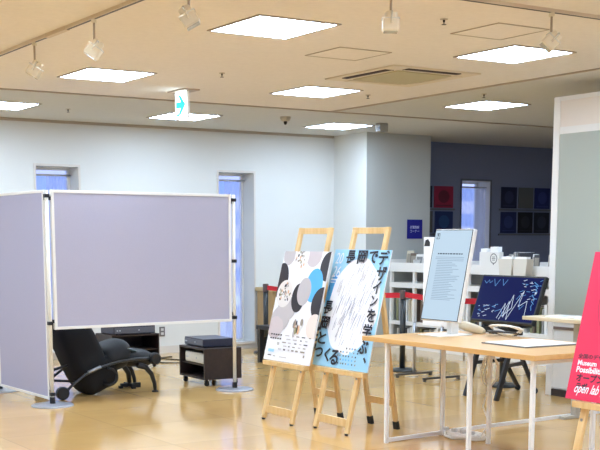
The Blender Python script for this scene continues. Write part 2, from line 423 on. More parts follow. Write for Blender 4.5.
def spotlight(x, y, z, aim, tilt, label):
    t = thing('spotlight', label, 'spotlight', (x, y, CZ-.0225), (0, 0, aim), group='cream track spotlights')
    MB().box((0, 0, -.010), (.026, .05, .020), None, .003).build('track_adapter', cream, t)
    h = CZ-.0225-z
    MB().tube([(0, 0, -.02), (0, 0, -h+.055)], .007, 8).build('stem', mat('stem_grey', (170, 152, 130), .45), t)
    Rm = rotm(0, tilt, 0)
    br = MB(); P = lambda v: Vector((0, 0, -h)) + Rm @ Vector(v)
    br.tube([P((-.0, -.062, -.01)), P((0, -.062, .05)), P((0, .062, .05)), P((0, .062, -.01))], .006, 8)
    br.build('yoke', mat('bright_metal', (236, 228, 204), .25, metal=.4), t)
    hd = MB(); hd.box(P((0, 0, -.012)), (.088, .088, .07), Rm, .010); hd.box(P((0, 0, .038)), (.068, .068, .044), Rm, .014)
    hb = hd.build('lamp_housing', mat('spot_cream', (226, 212, 180), .4), t)
    MB().box(P((0, 0, -.0485)), (.074, .074, .004), Rm).build('lens', mat('spot_lens', (190, 180, 150), .2), hb)
    MB().box(P((0, 0, .020)), (.094, .094, .007), Rm, .002).build('heat_sink_band', mat('spot_band', (250, 244, 226), .25, metal=.3), hb)
spotlight(2.98, 7.97, 2.545, -.57, .55, 'cream track spotlight farthest left, tilted on its stem')
spotlight(2.98, 6.945, 2.545, -.57, .6, 'cream track spotlight second from the left, above the left light panel')
spotlight(2.98, 5.70, 2.545, -.57, -.5, 'larger-looking cream track spotlight at the top edge left of the big light panel')
spotlight(3.99, 5.29, 2.555, -.57, .02, 'cream track spotlight hanging straight down near the top centre')
spotlight(5.18, 5.29, 2.56, -.57, .75, 'cream track spotlight tilted in front of the right-hand light panel')

# ================================================================ DISPLAY PANELS (left)
P1, P2, P3 = (3.60, 9.465), (5.43, 9.56), (3.555, 10.68)
def stand(x, y, label, poleup):
    t = thing('panel_stand', label, 'stand', (x, y, 0), group='disc based panel stands')
    MB().lathe([(.178, 0), (.178, .008), (.165, .016), (.03, .022)], n=36).build('base_disc', mat('base_grey', (172, 174, 180), .3, metal=.4), t)
    MB().lathe([(.024, .02), (.024, .07), (.02, .075)], n=14).build('foot_collar', black, t)
    MB().tube([(0, 0, .02), (0, 0, 1.80)], .016, 14).build('pole', mat('cream_pole', (232, 228, 214), .35), t)
    for z in poleup:
        MB().box((0, 0, z), (.042, .042, .03), None, .003).build('clamp', black, t)
stand(*P1, 'grey disc base stand where the two display panels meet', (1.755, .70, .10))
stand(*P2, 'grey disc base stand at the right end of the wide display panel', (1.755, 1.2, .68))
stand(*P3, 'grey disc base stand at the left frame edge behind the blue-grey panel', (1.755, .7))

def panel(a, b, z0, z1, name, label, fm):
    a, b = Vector((*a, 0)), Vector((*b, 0)); d = (b-a); L = d.length; ang = math.atan2(d.y, d.x)
    t = thing('pinboard', label, 'display board', (a.x, a.y, 0), (0, 0, ang))
    g = .035
    MB().span((g+.025, -.011, z0+.022), (L-g-.025, .011, z1-.022)).build('fabric_board', fm, t)
    f = MB(); f.span((g, -.016, z0), (g+.026, .016, z1), .002); f.span((L-g-.026, -.016, z0), (L-g, .016, z1), .002)
    f.span((g+.026, -.016, z0), (L-g-.026, .016, z0+.024), .002); f.span((g+.026, -.016, z1-.024), (L-g-.026, .016, z1), .002)
    f.build('edge_frame', frame_w, t)
    for zz in (z0+.07, z1-.07):
        MB().box((g-.006, 0, zz), (.014, .02, .03)).build('hook', black, t)
        MB().box((L-g+.006, 0, zz), (.014, .02, .03)).build('hook', black, t)
    return t
panel(P1, P2, .645, 1.805, 'w', 'wide lilac-grey fabric display panel raised off the floor', fabric)
panel(P3, P1, .05, 1.805, 'l', 'tall blue-grey display panel reaching nearly to the floor, cut off at left', fabric2)

# ================================================================ BLACK RECLINER behind the panel
rc = thing('reclining_chair', 'black padded folding recliner lying behind the wide display panel', 'chair', (4.3, 10.0, 0))
O = Vector((4.3, 10.0, 0)); q = lambda x, y, z: Vector((x, y, z))-O
lea = mat('black_padding', (17, 20, 22), .6, noise=.15, nscale=9)
blk = mat('black_cloth', (9, 9, 11), .85, noise=.2, nscale=14)
# padded seat, two lobes
mb = MB(); mb.pillow(q(4.40, 10.05, .345), (.34, .46, .27), rotm(0, -.35, 0), .75)
mb.build('seat_pad', lea, rc)
mb = MB(); mb.pillow(q(4.58, 10.05, .315), (.40, .44, .17), rotm(0, .08, 0), .7)
mb.build('leg_pad', lea, rc)
MB().pillow(q(4.50, 10.02, .405), (.22, .36, .035), rotm(0, .30, 0), .7).build('pad_sheen_patch', mat('pad_sheen', (96, 108, 108), .45), rc)  # paler slab over the black pad, its sheen put into the colour
# tall leaning back with a fold, draped cloth
mb = MB(); mb.pillow(q(4.10, 10.06, .36), (.34, .48, .74), rotm(0, -.42, 0), .55)
mb.build('backrest', blk, rc)
mb = MB(); mb.pillow(q(4.27, 10.04, .22), (.26, .42, .34), rotm(0, -.25, 0), .6)
mb.build('cloth_fold', blk, rc)
# curved side rails
for yy, nm in ((9.78, 0), (10.32, 1)):
    pts = [q(3.83, yy, .055), q(3.90, yy, .118), q(4.03, yy, .208), q(4.18, yy, .266), q(4.36, yy, .308), q(4.54, yy, .322), q(4.69, yy, .322)]
    rl = MB().tube(pts, .013, 10).build('side_rail', mat('rail_metal', (58, 60, 62), .3, metal=.5), rc)
    MB().lathe([(.05, -.03), (.058, -.02), (.058, .02), (.05, .03)], q(3.815, yy, .058), 20, 'Y').build('end_wheel', black, rl)
    MB().lathe([(.045, -.035), (.056, -.02), (.056, .02), (.045, .035)], q(4.715, yy, .315), 20, 'Y').build('end_cap', lea, rl)
    MB().tube([pts[2]+Vector((.03, 0, .02)), pts[3]+Vector((0, 0, .004))], .0155, 10).build('chrome_sleeve', steel, rl)
for yy in (9.84, 10.28):
    lg = MB().tube([q(4.57, yy, .26), q(4.65, yy, .235), q(4.705, yy, .17), q(4.735, yy, .08), q(4.74, yy, .02)], [.028, .026, .022, .018, .016], 10).build('leg', black, rc)
    MB().lathe([(.03, 0), (.03, .012), (.014, .02)], q(4.74, yy, 0), 14).build('foot_pad', rubber, lg)
lg = MB().tube([q(4.50, 10.24, .25), q(4.61, 10.25, .22), q(4.66, 10.25, .14), q(4.67, 10.25, .05)], [.03, .028, .024, .022], 10).build('leg', black, rc)
b = MB(); b.bar(q(4.58, 10.25, .03), q(4.78, 10.25, .03), .03, .03); b.bar(q(4.67, 10.15, .03), q(4.67, 10.35, .03), .03, .03)
for sx, sy in ((.09, 0), (-.09, 0), (0, .09), (0, -.09)): b.box(q(4.67+sx, 10.25+sy, .012), (.035, .035, .024))
b.build('cross_foot', rubber, lg)
MB().tube([q(4.25, 9.79, .255), q(4.30, 9.785, .24), q(4.335, 9.78, .19), q(4.32, 9.78, .125), q(4.27, 9.79, .10), q(4.22, 9.82, .10)], .011, 8).build('hand_loop', black, rc)
MB().tube([q(3.80, 10.0, .24), q(4.05, 10.0, .30)], .012, 8).build('cross_bar', blackm, rc)
MB().tube([q(3.80, 10.0, .15), q(4.10, 10.0, .12)], .012, 8).build('cross_bar', blackm, rc)
# ================================================================ AV CARTS
def cart(x, y, rz, L, D, H, label):
    """open towards local -Y; L along local x, D along local y"""
    t = thing('equipment_cart', label, 'cart', (x, y, 0), (0, 0, rz), group='dark wooden equipment carts')
    b = MB(); z0 = .065; k = .018
    b.span((-L/2, -D/2, z0), (L/2, D/2, z0+k)); b.span((-L/2, -D/2, H-k), (L/2, D/2, H)); b.span((-L/2, -D/2, z0+k), (-L/2+k, D/2, H-k)); b.span((L/2-k, -D/2, z0+k), (L/2, D/2, H-k)); b.span((-L/2+k, D/2-k, z0+k), (L/2-k, D/2, H-k))
    b.build('cabinet_body', darkwood, t)
    MB().span((-L/2+k, -D/2+.02, z0+.13), (L/2-k, D/2-k, z0+.142)).build('shelf', darkwood, t)
    for sx in (-1, 1):
        for sy in (-1, 1):
            c = MB(); c.lathe([(.014, .065), (.014, .045)], (sx*(L/2-.045), sy*(D/2-.045), 0), 10); c.lathe([(.022, -.012), (.024, -.008), (.024, .008), (.022, .012)], (sx*(L/2-.045), sy*(D/2-.045), .024), 14, 'X')
            c.box((sx*(L/2-.045), sy*(D/2-.045), .045), (.03, .04, .012)); c.build('caster', rubber, t)
    return t
RZ = -PI/2+.0     # open side faces the camera's left (-X)
cart(5.50, 10.17, -PI/2-.03, .555, .40, .365, 'dark wooden equipment cart on casters beside the right panel stand')
cart(5.445, 11.98, .03, .57, .42, .372, 'dark wooden equipment cart near the back wall behind the recliner')
def device(x, y, z, rz, d, name, label, m, fm):
    t = thing(name, label, 'media player', (x, y, z), (0, 0, rz))
    MB().box((0, 0, d[2]/2+.006), d, None, .005).build('case', m, t)
    MB().box((0, -d[1]/2-.002, d[2]/2+.004), (d[0]*.96, .006, d[2]*.72)).build('front_panel', fm, t)
    for k in (-.42, -.36, .1): MB().box((d[0]*k, -d[1]/2-.006, d[2]*.5+.004), (.016, .006, .012)).build('button', mat('device_button', (190, 196, 205), .3), t)
    for sx in (-1, 1):
        for sy in (-1, 1): MB().lathe([(.012, 0), (.012, .007)], (sx*d[0]*.4, sy*d[1]*.4, 0), 10).build('foot', rubber, t)
dvb = mat('device_navy', (42, 46, 66), .35); dvt = mat('device_grey_front', (96, 100, 112), .35)
device(5.53, 10.23, .365, -PI/2-.06, (.44, .34, .075), 'media_player', 'dark blue media player on top of the near wooden cart', dvb, dvt)
device(5.455, 10.15, .207, -PI/2-.03, (.42, .26, .10), 'media_player', 'silver media player inside the near wooden cart', mat('silver_case', (214, 210, 196), .4), mat('silver_front', (222, 218, 204), .5))
device(5.44, 11.95, .372, .03, (.50, .33, .085), 'media_player', 'dark blue media player on top of the far wooden cart', dvb, dvt)
tag(MB().tube([(5.75, 12.4, .006), (5.95, 12.1, .006), (6.2, 11.9, .006), (6.25, 12.3, .006), (6.1, 12.6, .006), (6.35, 12.7, .006)], .006, 6).build('floor_cable', black), 'thin dark cable curled on the floor between the two carts', 'cable')
ol = thing('wall_outlet', 'small dark double wall outlet low on the white back wall', 'outlet', (6.453, WY, .27))
MB().box((0, -.004, 0), (.075, .008, .12), None, .002).build('outlet_plate', mat('outlet_grey', (110, 105, 102), .5), ol)
for zz in (-.025, .025): MB().box((0, -.009, zz), (.035, .004, .03)).build('socket', mat('outlet_pale', (205, 200, 195), .5), ol)

# ================================================================ STANCHIONS
def stanchion(x, y, h, label, belt_to=None):
    t = thing('stanchion', label, 'stanchion', (x, y, 0), group='black belt stanchions')
    MB().lathe([(.155, 0), (.155, .014), (.14, .026), (.04, .034)], n=32).build('base', mat('stanchion_base', (42, 46, 46), .35), t)
    MB().tube([(0, 0, .03), (0, 0, h-.09)], .031, 16).build('post', mat('stanchion_post', (32, 36, 36), .35), t)
    MB().lathe([(.036, h-.09), (.036, h), (.03, h+.006)], n=16).build('belt_head', mat('belt_head', (92, 76, 74), .4), t)
    if belt_to:
        d = Vector(belt_to)-Vector((x, y, 0)); d.z = 0; n = 12; V = []
        for k in range(n+1):
            f = k/n; p = d*(.038/d.length+(1-.076/d.length)*f); V.append((p.x, p.y, h-.042-.03*4*f*(1-f)))
        m = MB()
        for a, b in zip(V, V[1:]): m.bar(a, b, .003, .056)
        m.build('belt', red_belt, t)
stanchion(7.56, 12.52, .85, 'black stanchion by the tall window, left of the dotted poster', (7.74, 9.99, 0))
stanchion(7.74, 9.99, .86, 'black stanchion with red belt seen left of the white portrait monitor', (7.74, 8.42, 0))
stanchion(7.74, 8.42, .86, 'black stanchion mostly hidden behind the dark television')

# ================================================================ BACKGROUND FURNITURE near the window
cb = thing('cabinet', 'tan low cabinet against the back wall beyond the dotted poster', 'cabinet', (8.17, 12.94, 0))
MB().box((0, 0, .40), (.74, .38, .68), None, .004).build('cabinet_body', tan, cb)
MB().box((0, 0, .765), (.78, .42, .05), None, .006).build('cabinet_top', mat('tan_top', (196, 172, 124), .6), cb)
MB().box((-.02, 0, .03), (.66, .34, .06)).build('plinth', black, cb)
bt = thing('bench_table', 'low black framed table behind the easels by the window', 'table', (7.42, 11.32, 0))
MB().box((0, 0, .405), (1.06, .62, .045), None, .004).build('tabletop', blackm, bt)
for sx in (-1, 1):
    for sy in (-1, 1): MB().box((sx*.49, sy*.27, .19), (.055, .055, .385)).build('leg', blackm, bt)
MB().box((0, -.27, .28), (.93, .025, .03)).build('stretcher', blackm, bt)
MB().box((0, .27, .28), (.93, .025, .03)).build('stretcher', blackm, bt)

# ================================================================ BROCHURE SHELVES (white, facing -X)
shw = mat('shelf_white', (232, 230, 224), .5)
SX, SD = 9.40, .42
def rack(y0, y1, label):
    t = thing('magazine_rack', label, 'shelf', (SX+SD/2, (y0+y1)/2, 0)); L = y1-y0; hx = SD/2
    up = MB(); n = 3
    for k in range(n+1):
        y = -L/2+.02+(L-.04)*k/n; up.span((-hx, y-.02, 0), (-hx+.04, y+.02, 1.10)); up.span((hx-.04, y-.02, 0), (hx, y+.02, 1.10))
    up.build('upright_frame', shw, t)
    for z0, z1, nm in ((.0, .09, 'plinth'), (.30, .345, 'shelf_board'), (.78, .845, 'shelf_board')):
        MB().span((-hx-.004, -L/2, z0), (hx, L/2, z1)).build(nm, shw, t)
    MB().span((hx-.012, -L/2, .09), (hx, L/2, 1.0)).build('back_panel', mat('shelf_back', (150, 150, 148), .7), t)
    tb = MB(); tb.span((-hx-.01, -L/2, .985), (-hx+.008, L/2, 1.10)); tb.span((hx-.02, -L/2, .985), (hx, L/2, 1.10)); tb.span((-hx+.008, -L/2, .985), (hx-.02, L/2, 1.0))
    for y in (-L/2, -L/6, L/6, L/2-.015): tb.span((-hx+.008, y, 1.0), (hx-.02, y+.015, 1.14))
    tb.build('browser_tray', shw, t)
rack(10.93, 12.425, 'white open magazine rack left of the portrait monitor, under the blue sign')
rack(9.40, 10.90, 'white open magazine rack right of the portrait monitor, above the television')
pal = {'cream': (206, 196, 172), 'grey': (150, 150, 146), 'white': (226, 226, 222), 'brown': (110, 92, 78), 'dark': (64, 62, 66), 'olive': (132, 132, 96)}
for nm, c in pal.items(): mat('cover_'+nm, c, .6)
def booklets(y0, y1, z, h, d, where, grp):
    y = y0
    while y < y1:
        w = R.uniform(.028, .055); hh = h*R.uniform(.8, 1); nm = R.choice(list(pal)); ang = R.uniform(-.03, .03)
        o = thing('magazine', '%s magazine spines filed upright on the %s' % (nm, where), 'magazine', (SX+.05+d/2, y+w/2, z), (ang, 0, 0), '%s magazines on the %s' % (nm, where))
        MB().box((0, 0, hh/2), (d, w*.78, hh)).build('cover', MATS['cover_'+nm], o)
        MB().box((-.0, 0, hh/2+.002), (d-.01, w*.6, hh)).build('pages', paper, o)
        y += w+R.choice((.004, .004, .03))
for a, b, wh in ((10.99, 12.37, 'left rack'), (9.46, 10.84, 'right rack')):
    L3 = (b-a)/3
    for k in range(3):
        booklets(a+k*L3+.035, a+(k+1)*L3-.07, .345, .33, .24, 'middle shelf of the '+wh, 'x')
        booklets(a+k*L3+.035, a+(k+1)*L3-.07, .09, .19, .24, 'bottom shelf of the '+wh, 'x')
booklets(10.03, 10.28, 1.001, .25, .24, 'top tray of the right rack', 'x')
# upright covers standing in the top trays
def sleeve(y, w, h, x, tilt, m, label, grp=None, mark=False):
    o = thing('brochure', label, 'brochure', (x, y, 1.001), (0, tilt, 0), grp)
    MB().box((0, 0, h/2), (.006, w, h)).build('cover', m, o)
    MB().box((-.004, 0, h/2), (.002, w*.8, h*.7)).build('front_picture', mat('pic_%d' % R.randint(0, 5), R.choice([(110, 102, 94), (130, 130, 128), (84, 82, 86), (150, 142, 128), (120, 118, 104)]), .6), o)
    return o
for k in range(9):
    nm = ('cream', 'grey', 'white', 'brown')[k % 4]
    sleeve(11.02+k*.155, .148, R.uniform(.21, .27), SX+.09+.05*(k % 3), R.uniform(.05, .25), MATS['cover_'+nm], '%s brochure standing in the top tray of the left rack' % nm, '%s brochures in the left top tray' % nm)
for k in range(5):
    nm = ('white', 'grey', 'cream', 'dark')[k % 4]
    sleeve(9.50+k*.105, .09, R.uniform(.20, .27), SX+.09+.06*(k % 3), R.uniform(.05, .25), MATS['cover_'+nm], '%s brochure standing in the top tray of the right rack' % nm, '%s brochures in the right top tray' % nm)
# white box with a round speech mark on its front
wb = thing('display_box', 'white box with a round outlined badge above the television', 'box', (SX+.06, 10.50, 1.001))
MB().box((-.03, 0, .125), (.07, .34, .25), None, .003).build('box_body', shw, wb)
m = MB(); M = Matrix(((0, 0, -1, -.066), (-1, 0, 0, -.08), (0, 1, 0, .175), (0, 0, 0, 1)))
for k in range(28):
    a0, a1 = 2*PI*k/28, 2*PI*(k+1)/28
    m.prism([(.060*math.cos(a0), .060*math.sin(a0)), (.060*math.cos(a1), .060*math.sin(a1)), (.05*math.cos(a1), .05*math.sin(a1)), (.05*math.cos(a0), .05*math.sin(a0))][::1], 0, .002, M)
m.prism([(-.014, -.058), (.014, -.058), (0, -.075)], 0, .002, M)
for zz, ww in ((.018, .05), (0, .06), (-.018, .045)): m.prism([(-ww/2, zz-.004), (ww/2, zz-.004), (ww/2, zz+.004), (-ww/2, zz+.004)], 0, .002, M)
m.build('round_badge', mat('badge_grey', (120, 120, 118), .6), wb)
for k, (yy, ww, hh, lb) in enumerate(((10.30, .13, .06, 'small white carton standing on the white badge box'), (10.60, .10, .04, 'short white carton at the left end of the badge box'))):
    t = thing('carton', lb, 'box', (SX+.03, yy if k else 10.42, 1.251)); MB().box((0, 0, hh/2), (.065, ww, hh), None, .003).build('carton_body', paper, t); MB().box((0, 0, hh+.002), (.06, ww*.2, .004)).build('tape', ptint, t)
# open cream paper bags at the right end
for k, (yy, x) in enumerate(((10.02, SX-.14), (9.80, SX-.13))):
    t = thing('leaflet_holder', ('left' if not k else 'right')+' of two cream leaflet holders hooked on the rack above the television', 'holder', (x, yy, .93))
    pts = [(-.085, 0), (.085, 0), (.12, .25), (-.12, .25)]
    MB().prism(pts, -.05, .05, Matrix(((0, 0, 1, 0), (1, 0, 0, 0), (0, 1, 0, 0), (0, 0, 0, 1)))).build('holder_body', mat('holder_cream', (214, 208, 194), .6), t)
    MB().box((.0, 0, .262), (.06, .18, .024)).build('leaflets', paper, t)
    MB().box((.075, 0, .18), (.06, .05, .012)).build('hook', steel, t)

# tall information board on two T feet, behind the monitor
sb = thing('information_board', 'narrow white information board behind the left edge of the portrait monitor', 'sign', (7.53, 9.33, 0))
MB().box((0, -.175, .98), (.03, .44, .88), None, .003).build('board', paper, sb)
mk = MB(); M = Matrix(((0, 0, -1, -.0155), (-1, 0, 0, -.175), (0, 1, 0, 1.0), (0, 0, 0, 1)))
mk.prism([(-.21, .33), (-.12, .33), (-.12, .37), (-.15, .40), (-.19, .39)], 0, .001, M)
for k in range(0): mk.prism([(-.20, .24-k*.045), (-.13, .24-k*.045), (-.13, .246-k*.045), (-.20, .246-k*.045)], 0, .001, M)
mk.build('printed_marks', mat('print_dark', (40, 38, 40), .6), sb)
for yy in (.19, -.25):
    p = MB().tube([(0, yy, .03), (0, yy, .56)], .016, 10).build('leg', steel, sb)
    ft = MB(); ft.box((0, yy, .032), (.46, .035, .02), None, .003); ft.box((-.215, yy, .011), (.02, .03, .022)); ft.box((.215, yy, .011), (.02, .03, .022)); ft.build('foot_bar', mat('foot_grey', (96, 94, 92), .35, metal=.5), p)

# sign on the pillar
sg = thing('wall_sign', 'small navy sign with white lettering on the grey wall corner', 'sign', (9.81, 12.438, 1.53))
MB().box((0, -.005, 0), (.25, .01, .25), None, .001).build('sign_plate', mat('sign_navy', (22, 22, 128), .5), sg)
m = MB(); write(m, '就職情報', (-.08, .005, .07, .045), 0); write(m, 'コーナー', (-.08, -.045, .07, -.008), 0)
for v in m.bm.verts: v.co = Vector((v.co.x, -.0115, v.co.y))
m.build('lettering', mat('sign_text', (200, 205, 240), .5), sg)

# framed prints on the alcove wall
def poster(x0, x1, z0, z1, rgb, label, blob=None):
    t = thing('wall_print', label, 'picture', ((x0+x1)/2, WY, (z0+z1)/2), group='prints on the dark alcove wall')
    w, h = x1-x0, z1-z0
    MB().box((0, -.006, 0), (w, .012, h)).build('print_sheet', mat('print_%d_%d_%d' % rgb, rgb, .6), t)
    if blob:
        m = MB(); m._add([(w*.3*math.cos(2*PI*k/20), -.0126, h*.02+h*.3*math.sin(2*PI*k/20)) for k in range(20)], [tuple(range(20))])
        m._add([(w*(-.4+.8*(k in (1, 2))), -.0128, h*(-.42+.06*(k > 1))) for k in range(4)], [(0, 1, 2, 3)])
        m.build('print_figure', mat('fig_%d_%d_%d' % blob, blob, .6), t)
poster(10.60, 10.685, 1.84, 2.14, (32, 36, 48), 'narrow dark print left of the crimson print on the dark wall', None)
poster(10.725, 11.07, 1.84, 2.14, (150, 30, 62), 'crimson print on the dark wall left of the alcove window', (100, 22, 46))
poster(10.60, 10.70, 1.49, 1.79, (92, 90, 84), 'narrow grey print lower left on the dark wall', None)
poster(10.745, 11.07, 1.49, 1.79, (24, 44, 96), 'blue print below the crimson print on the dark wall', (36, 74, 120))
xs = [(11.985, 12.29), (12.33, 12.62), (12.655, 12.96)]
cols = [[(22, 26, 58), (92, 94, 92), (22, 34, 96)], [(22, 34, 82), (16, 16, 22), (26, 30, 44)]]
nmz = [['upper left navy', 'upper middle grey', 'upper right blue'], ['lower left blue', 'lower middle black', 'lower right charcoal']]
for r in range(2):
    for k in range(3):
        a, b = xs[k]; z0 = 1.85 if r == 0 else 1.49
        poster(a, b, z0, z0+.305, cols[r][k], '%s print in the grid right of the alcove window' % nmz[r][k], tuple(min(255, c+26) for c in cols[r][k]) if k != 1 or r else None)
rl = MB(); rl.span((11.95, WY-.02, 1.815), (13.0, WY, 1.84)); rl.span((11.95, WY-.02, 1.455), (13.0, WY, 1.48))
tag(rl.build('picture_rail', mat('rail_grey', (104, 106, 112), .7)), 'grey double picture ledge under the prints right of the alcove window', 'shelf')
rl = MB(); rl.span((10.57, WY-.02, 1.805), (11.10, WY, 1.83)); rl.span((10.57, WY-.02, 1.455), (11.10, WY, 1.48))
tag(rl.build('picture_rail', MATS['rail_grey']), 'grey double picture ledge under the crimson and blue prints', 'shelf')

# ================================================================ EASELS AND POSTERS
def easel(X0, yl, yr, label, ledge, lz=.440):
    t = thing('easel', label, 'easel', (X0, (yl+yr)/2, 0), group='pine display easels'); o = Vector((X0, (yl+yr)/2, 0))
    k = .36/1.48; P = lambda y, z, dx=0: Vector((X0+k*z+dx, y, z))-o
    for y in (yl, yr):
        lg = MB(); lg.bar(P(y, .012), P(y, 1.485), .046, .024, (1, 0, 0), .003); l = lg.build('front_leg', pine, t)
        MB().lathe([(.013, 0), (.013, .014)], P(y, 0), 10).build('foot_stud', rubber, l)
        MB().lathe([(.009, -.016), (.009, -.011)], P(y, .405), 10, 'X').build('bolt', steel, l)
    MB().bar(P(yl+.021, 1.462), P(yr-.021, 1.461), .046, .022, (1, 0, 0), .003).build('top_rail', pine, t)
    MB().bar(P(yl-.02, .085), P(yr+.02, .085), .06, .02, (1, 0, 0), .003).build('lower_rail', pine, t)
    a, b = ledge
    lm = MB(); lm.bar(P(a, lz, -.030), P(b, lz, -.030), .045, .034, (0, 0, 1), .002)
    lm.build('ledge', pine, t)
    for y, yy in ((yl-.0, yl-.04), (yr, yr+.04)):
        rg = MB(); A, B = P(y-.03*(1 if y == yl else -1), 1.15, .03), Vector((X0+.475, yy, .055))-o
        rg.bar(A, B, .024, .042, (0, 1, 0), .002); l = rg.build('rear_leg', pine, t)
        rf = MB(); rf.bar(B+(A-B)*.005, B+Vector((.012, 0, -.055)), .028, .046, (0, 1, 0)); rf.build('rubber_foot', rubber, l)
    MB().bar(Vector((X0+.445, yl-.03, .20))-o, Vector((X0+.445, yr+.03, .20))-o, .05, .02, (1, 0, 0)).build('rear_rail', pine, t)
    MB().bar(P(yl-.02, 1.13, .03), P(yr+.02, 1.13, .03), .04, .02, (1, 0, 0)).build('hinge_rail', pine, t)
    return t

def clip(poly, w, h):
    def cut(p, ins, inter):
        out = []
        for i in range(len(p)):
            a, b = p[i-1], p[i]
            if ins(b):
                if not ins(a): out.append(inter(a, b))
                out.append(b)
            elif ins(a): out.append(inter(a, b))
        return out
    def xi(v): return lambda a, b: (v, a[1]+(b[1]-a[1])*(v-a[0])/(b[0]-a[0]))
    def yi(v): return lambda a, b: (a[0]+(b[0]-a[0])*(v-a[1])/(b[1]-a[1]), v)
    for ins, it in ((lambda p: p[0] >= -w/2, xi(-w/2)), (lambda p: p[0] <= w/2, xi(w/2)), (lambda p: p[1] >= 0, yi(0)), (lambda p: p[1] <= h, yi(h))):
        if not poly: return poly
        poly = cut(poly, ins, it)
    return poly

class Print:
    """a printed sheet: coloured flat shapes laid over one another in u (0..1 left to right), v (0..1 top to bottom)"""
    def __init__(s, w, h): s.w, s.h, s.mb, s.m, s.z = w, h, MB(), [], .0042
    def col(s, m):
        if m not in s.m: s.m.append(m)
        s.mb.mi = s.m.index(m); s.z += .00006
    def xy(s, u, v): return ((u-.5)*s.w, (1-v)*s.h)
    def shape(s, uv, m):
        s.col(m); p = clip([s.xy(*k) for k in uv], s.w*.998, s.h)
        if len(p) > 2: s.mb.poly([(x, y, s.z) for x, y in p])
    def ell(s, u, v, ru, rv, m, n=32, tilt=0):
        c, q = math.cos(tilt), math.sin(tilt)
        s.shape([(u+ru*math.cos(2*PI*k/n)*c-rv*math.sin(2*PI*k/n)*q, v+ru*math.cos(2*PI*k/n)*q+rv*math.sin(2*PI*k/n)*c) for k in range(n)], m)
    def rect(s, u0, v0, u1, v1, m): s.shape([(u0, v1), (u1, v1), (u1, v0), (u0, v0)], m)
    def line(s, u0, v0, u1, v1, t, m):
        a, b = Vector(s.xy(u0, v0)), Vector(s.xy(u1, v1)); d = (b-a); n = Vector((-d.y, d.x)).normalized()*t/2; s.col(m)
        p = clip([tuple(a-n), tuple(b-n), tuple(b+n), tuple(a+n)], s.w*.998, s.h)
        if len(p) > 2: s.mb.poly([(x, y, s.z) for x, y in p])
    def text(s, txt, u0, v0, u1, v1, m, shear=0, bold=.01):
        s.col(m); x0, y0 = s.xy(u0, v1); x1, y1 = s.xy(u1, v0); write(s.mb, txt, (x0, y0, x1, y1), s.z+.0003, shear, bold)
    def done(s, name, parent): return s.mb.build(name, s.m, parent, recalc=False)

def face_matrix(X, Y, z, lean, yaw=0):
    """local u = -Y, v = up along the lean, w = out of the face (-X)"""
    s, c = math.sin(lean), math.cos(lean)
    M = Matrix(((0, s, -c, X), (-1, 0, 0, Y), (0, c, s, z), (0, 0, 0, 1)))
    return M
def board(X, Y, z, lean, w, h, label, edge=(236, 236, 232)):
    t = frame_thing('poster_board', label, 'poster', face_matrix(X, Y, z, lean))
    MB().span((-w/2, 0, -.004), (w/2, h, .004)).build('foam_board', mat('foam_edge_%d' % edge[0], edge, .6), t)
    return t

LEAN = math.atan(.36/1.48)
pw_ = mat('ink_white', (244, 244, 246), .5); pblk = mat('ink_charcoal', (44, 40, 44), .5); pgr = mat('ink_grey', (196, 190, 190), .5); ppk = mat('ink_pink_grey', (208, 196, 196), .5)
pbl = mat('ink_blue', (86, 180, 240), .5); pcr = mat('ink_cream', (240, 226, 214), .5); ptx = mat('ink_dark', (30, 30, 44), .5); plb = mat('ink_light_blue', (160, 212, 240), .5)
pf1 = mat('ink_taupe', (150, 140, 128), .5); pf2 = mat('ink_olive', (150, 146, 96), .5); pf3 = mat('ink_peach', (226, 180, 140), .5)

# --- easel 1, dotted poster
easel(4.72, 7.86, 7.45, 'pine easel holding the white dotted poster, left of the two', (7.96, 7.36))
k = .36/1.48
b1 = board(4.72+k*.457-.030, 7.655, .462, LEAN, .660, .868, 'white poster with charcoal, grey and blue dots on the left easel')
p = Print(.660, .868)
p.rect(0, 0, 1, 1, pw_)
def dotpic(u, v, ru, rv, seed):
    rr = random.Random(seed)
    p.ell(u, v, ru, rv, mat('ink_offwhite', (236, 230, 224), .5))
    for i in range(44):
        a = rr.uniform(0, 2*PI); q = rr.uniform(0, .85); m = rr.choice([pblk, pf1, pf2, pf3, pf1, pgr, pw_])
        p.ell(u+ru*q*math.cos(a), v+rv*q*math.sin(a), ru*rr.uniform(.04, .10), rv*rr.uniform(.05, .16), m, 8, rr.uniform(0, 3))
p.ell(.13, .035, .125, .095, pgr); p.ell(.66, .03, .16, .11, ppk)
dotpic(.40, .045, .155, .115, 3)
p.ell(.99, .13, .155, .13, pblk)
p.ell(.05, .27, .155, .16, pblk)
p.ell(.20, .62, .20, .12, pgr); p.ell(.13, .70, .17, .10, ppk); p.ell(.30, .52, .20, .11, pgr)
p.ell(.50, .42, .14, .13, pblk, tilt=.3)
p.ell(.78, .30, .17, .15, pbl); p.ell(.60, .36, .14, .125, pgr)
p.ell(1.0, .46, .20, .15, pblk)
dotpic(.19, .39, .17, .125, 9)
p.ell(.94, .66, .15, .11, pcr)
rr = random.Random(5)
for i in range(12):   # printed group of small figures
    p.ell(.62+rr.uniform(-.09, .09), .66+rr.uniform(-.07, .08), rr.uniform(.012, .03), rr.uniform(.02, .045), rr.choice([pblk, pf1, pf2, pgr, pf3]), 8)
for i in range(2):    # two short headline rows at lower left, then small print
    for j in range(5): p.line(.08+j*.052, .765+i*.035, .115+j*.052, .765+i*.035, .011, ptx)
